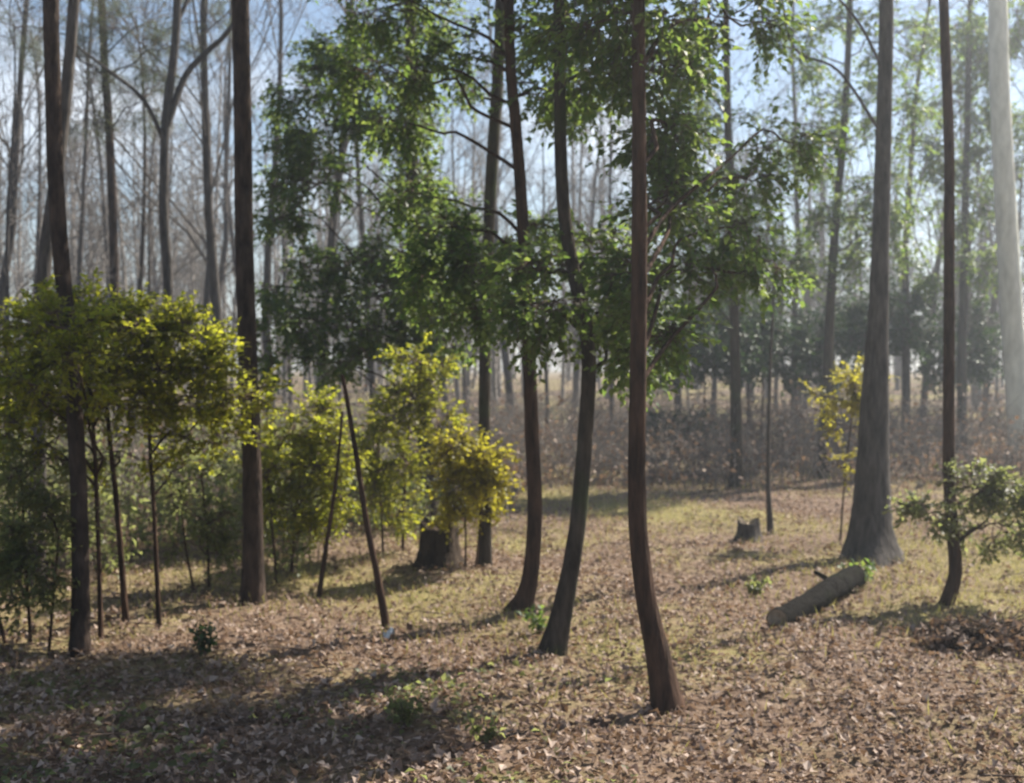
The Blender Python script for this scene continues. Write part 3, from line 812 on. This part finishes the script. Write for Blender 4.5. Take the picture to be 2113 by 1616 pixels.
# low green cover behind the shrubs
x, y = scatter(16000, 10.5, 26, 1.0)
k = (x < -0.02 * y - 0.3) & ~((x > -1.9) & (y < 13.5)) & (patch(x, y, 0.9, 2.0) > -0.45)
x, y = x[k], y[k]; n = len(x)
g = Geo()
P = np.stack([x, y, hz(x, y)], -1)
T = P + np.stack([RNG.normal(0, 0.12, n), RNG.normal(0, 0.12, n), RNG.uniform(0.2, 1.0, n) * np.where(x < -0.12 * y, 1.25, 0.75)], -1)
g.twigs(P, (P + T) / 2, T, 0.003, 0.002, 1)
kk = 9
u = RNG.uniform(0.2, 1, (n, kk, 1))
LP = P[:, None] + (T - P)[:, None] * u
g.leaves(LP.reshape(-1, 3), rnd_dirs(n * kk) + np.array([0, 0, 0.1]), np.array([0, 0, 1.0]) + RNG.normal(0, 0.5, (n * kk, 3)), RNG.uniform(0.05, 0.1, n * kk), 0.02, 0)
tag(g.obj('ground_cover', ['leaf_olive', 'twig_brown']), 'low pale green undergrowth behind the shrub stems', 'ground cover', kind='stuff')

x = RNG.uniform(-3.2, 0.6, 5200); y = RNG.uniform(5.0, 7.6, 5200)
k = (patch(x * 2.2, y * 2.2, 1.0, 0.7) > RNG.uniform(-0.1, 0.9, len(x)))
x, y = x[k], y[k]; n = len(x)
g = Geo()
P = np.stack([x, y, hz(x, y) + RNG.uniform(0.01, 0.07, n)], -1)
Ls = RNG.uniform(0.03, 0.06, n)
g.leaves(P, rnd_dirs(n) * np.array([1, 1, 0.3]), np.array([0, 0, 1.0]) + RNG.normal(0, 0.4, (n, 3)), Ls, Ls * 0.38, 0, 0.08)
tag(g.obj('creeping_vine', ['leaf_olive']), 'low green creeping leaves in the shaded leaf litter', 'ground cover', kind='stuff')

# ------------------------------------------------------------------ stumps, log, heap
def stump(name, label, px, py, r, h, bark, top, flare=0.7, jag=0.10, lean=(0, 0)):
    d = dist(py)
    b = V(px, py, d); b[2] = float(hz(b[0], b[1]))
    root = thing(name, b, label, 'stump')
    g = Geo()
    n = 14; sides = 26
    z = np.linspace(-0.05, h, n)
    th = np.linspace(0, 2 * np.pi, sides, endpoint=False)
    ph = RNG.uniform(0, 6.28, 3)
    rr = r * (1 + flare * np.exp(-np.maximum(z, 0) / (0.22 * h + 0.02)))[:, None] * (1 + 0.10 * np.sin(4 * th + ph[0]) + 0.06 * np.sin(7 * th + ph[1]) + RNG.normal(0, 0.025, (n, sides)))
    zz = np.repeat(z[:, None], sides, 1)
    zz[-1] += jag * h * (np.sin(2 * th + ph[2]) + 0.6 * RNG.normal(size=sides))
    t = np.clip(z / h, 0, 1)[:, None]
    v = np.stack([b[0] + rr * np.cos(th) + lean[0] * t, b[1] + rr * np.sin(th) + lean[1] * t, b[2] + zz], -1).reshape(-1, 3)
    i = np.arange(n - 1)[:, None] * sides; j = np.arange(sides)[None, :]; k = (j + 1) % sides
    g.quads(v, np.stack([i + j, i + k, i + sides + k, i + sides + j], -1).reshape(-1, 4))
    g.obj('trunk', [bark], root, b)
    # broken top face sunk inside the bark rim
    g = Geo()
    rim = v.reshape(n, sides, 3)[-1]
    c = rim.mean(0)
    r1 = c + (rim - c) * 0.93 - np.array([0, 0, 0.012]); r2 = c + (rim - c) * 0.5 - np.array([0, 0, 0.03]) + RNG.normal(0, 0.008, rim.shape)
    vv = np.vstack([r1, r2, c[None] - np.array([0, 0, 0.045])])
    f = np.stack([j[0], k[0], sides + k[0], sides + j[0]], -1)
    g.quads(vv, f)
    g.t.append(np.stack([sides + j[0], sides + k[0], np.full(sides, 2 * sides)], -1)); g.mt.append(np.zeros(sides))
    g.obj('broken_top', [top], root, b, smooth=False)
    return root
stump('rotten_stump', 'squat blackened rotten stump beside the golden shrub', 905, 1172, 0.17, 0.40, 'wood_rot', 'wood_rot', 0.55, 0.09)
stump('grey_stump', 'small weathered grey stump beside a thin stem', 1545, 1112, 0.11, 0.24, 'bark_grey', 'wood_cut', 0.7, 0.12)

def log(name, label, a, b, r0, r1, bark):
    o = (a + b) / 2; o[2] = float(hz(o[0], o[1]))
    root = thing(name, o, label, 'log')
    g = Geo()
    pts = [a + (b - a) * t + np.array([0.03 * math.sin(4 * t), 0, 0.02 * math.sin(5 * t)]) + RNG.normal(0, 0.004, 3) for t in np.linspace(0, 1, 26)]
    g.tube(pts, np.linspace(r0, r1, 26), 18, 0, 0.085, cap=False)
    g.obj('trunk', [bark], root, o)
    for P, Q, r in ((pts[0], pts[1], r0), (pts[-1], pts[-2], r1)):
        n = unit(np.asarray(P) - np.asarray(Q)); s = unit(np.cross(n, [0, 0, 1.0])); u = np.cross(s, n)
        th = np.linspace(0, 2 * np.pi, 18, endpoint=False)
        g = Geo()
        ring = P - n * 0.012 + (np.cos(th)[:, None] * s + np.sin(th)[:, None] * u) * r * 0.95
        v = np.vstack([ring, (P - n * 0.03)[None]])
        g.tris(v, np.stack([np.arange(18), (np.arange(18) + 1) % 18, np.full(18, 18)], -1))
        g.obj('cut_end', ['wood_cut'], root, o, smooth=False)
    g = Geo()
    q = np.asarray(pts[9]); e = q + np.array([-0.16, 0.0, 0.13])
    g.tube(spline([q, (q + e) / 2 + np.array([0, 0, 0.02]), e], 0.04), np.linspace(0.03, 0.015, len(spline([q, (q + e) / 2, e], 0.04))), 7)
    g.obj('branch_stub', [bark], root, o)
    return root
A = V(1765, 1215, dist(1215)); A[2] = float(hz(A[0], A[1])) + 0.09
B = V(1612, 1305, dist(1305)); B[2] = float(hz(B[0], B[1])) + 0.075
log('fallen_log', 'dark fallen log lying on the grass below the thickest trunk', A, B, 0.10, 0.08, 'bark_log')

# heap of dead brush
c = V(2030, 1335, dist(1335)); c[2] = float(hz(c[0], c[1]))
root = thing('brush_heap', c, 'low heap of dead twigs and dark leaves near the curved sapling', 'brush heap')
g = Geo()
n = 260
p = rnd_dirs(n) * np.array([0.42, 0.35, 0.10]) * RNG.uniform(0.1, 1, (n, 1)) + c + np.array([0, 0, 0.10])
p[:, 2] = np.maximum(p[:, 2], c[2] + 0.01)
d = rnd_dirs(n); d[:, 2] *= 0.35
e = p + d * RNG.uniform(0.1, 0.35, (n, 1)); e[:, 2] = np.maximum(e[:, 2], c[2])
g.twigs(p, (p + e) / 2 + RNG.normal(0, 0.012, (n, 3)), e, 0.006, 0.003)
g.obj('dead_twig', ['wood_rot'], root, c)
g = Geo()
n = 700
p = rnd_dirs(n) * np.array([0.45, 0.38, 0.13]) * RNG.uniform(0.1, 1, (n, 1)) + c + np.array([0, 0, 0.06])
p[:, 2] = np.maximum(p[:, 2], c[2] + 0.01)
L = RNG.uniform(0.05, 0.11, n)
g.leaves(p, rnd_dirs(n), rnd_dirs(n), L, L * 0.35, 0, 0.15, 0.5)
tag(g.obj('dead_leaf', ['litter'], root, c, smooth=False), kind='stuff')

# white scrap on the leaves
c = V(800, 1322, dist(1322)); c[2] = float(hz(c[0], c[1])) + 0.02
g = Geo()
k = 7
u, v = np.meshgrid(np.linspace(-1, 1, k), np.linspace(-1, 1, k))
zz = 0.022 * np.sin(2.4 * u + v) + 0.018 * np.cos(3 * v - u) + RNG.normal(0, 0.006, u.shape) + 0.035
top = np.stack([c[0] + 0.036 * u * (1 + 0.2 * v), c[1] + 0.035 * v, c[2] + zz], -1).reshape(-1, 3)
bot = top - np.array([0, 0, 0.003])
i = np.arange(k - 1)[:, None] * k; j = np.arange(k - 1)[None, :]
f = np.stack([i + j, i + j + 1, i + k + j + 1, i + k + j], -1).reshape(-1, 4)
g.quads(top, f); g.quads(bot, f[:, ::-1])
mm, nt2, oo = mat('paper_white')
pp = nt2.nodes.new('ShaderNodeBsdfPrincipled'); pp.inputs['Base Color'].default_value = (0.6, 0.6, 0.58, 1); pp.inputs['Roughness'].default_value = 0.7
nt2.links.new(pp.outputs[0], oo.inputs['Surface']); M['paper'] = mm
o = g.obj('paper_scrap', ['paper'], None, c)
tag(o, 'small crumpled white scrap lying on the brown leaves', 'scrap')

# seedlings
def seedling(px, py, label, leaf, n, h, lsz):
    d = dist(py)
    b = V(px, py, d); b[2] = float(hz(b[0], b[1]))
    root = thing('seedling', b, label, 'plant')
    g = Geo(); c = Geo()
    for s in range(n):
        tip = b + np.array([RNG.normal(0, 0.4 * h), RNG.normal(0, 0.4 * h), h * RNG.uniform(0.6, 1.1)])
        g.twigs(b[None], ((b + tip) / 2 + np.array([0, 0, 0.05 * h]))[None], tip[None], 0.004, 0.002)
        k = 12
        u = np.linspace(0.3, 1, k)[:, None]
        P = b + (tip - b) * u
        c.leaves(P, rnd_dirs(k) + np.array([0, 0, 0.2]), np.array([0, 0, 1.0]) + RNG.normal(0, 0.4, (k, 3)), lsz * RNG.uniform(0.7, 1.2, k), lsz * 0.3, 0)
    g.obj('stem', ['twig_brown'], root, b); c.obj('foliage', [leaf], root, b)
seedling(1785, 1215, 'little green plant at the upper end of the fallen log', 'leaf_green', 7, 0.22, 0.07)
seedling(840, 1520, 'leafy green seedling in the shade below the bowed tree', 'leaf_olive', 8, 0.16, 0.06)
seedling(1000, 1545, 'small olive seedling near the foot of the kinked tree', 'leaf_olive', 6, 0.12, 0.05)
seedling(420, 1345, 'dark low seedling in front of the tallest pine', 'leaf_dark', 9, 0.2, 0.06)
seedling(1560, 1235, 'low green tuft on the grass beside the fallen log', 'leaf_olive', 8, 0.14, 0.06)
seedling(1120, 1310, 'green sprig growing at the foot of the bowed tree', 'leaf_green', 7, 0.18, 0.06)

# ------------------------------------------------------------------ haze
if HAZE > 0:
    me = bpy.data.meshes.new('haze')
    x0, x1, y0, y1, z0, z1 = -430, 430, -410, 450, -1.5, 19
    vs = [(x, y, z) for z in (z0, z1) for y in (y0, y1) for x in (x0, x1)]
    me.from_pydata(vs, [], [(0, 2, 3, 1), (4, 5, 7, 6), (0, 1, 5, 4), (2, 6, 7, 3), (0, 4, 6, 2), (1, 3, 7, 5)])
    m, nt, o = mat('haze')
    p = nt.nodes.new('ShaderNodeVolumePrincipled')
    p.inputs['Color'].default_value = (0.86, 0.92, 1.0, 1)
    p.inputs['Density'].default_value = HAZE
    p.inputs['Anisotropy'].default_value = 0.68
    nt.links.new(p.outputs[0], o.inputs['Volume'])
    me.materials.append(m)
    ho = bpy.data.objects.new('haze', me)
    COL.objects.link(ho)
    tag(ho, 'pale bluish haze hanging through the wood', 'haze', kind='stuff')
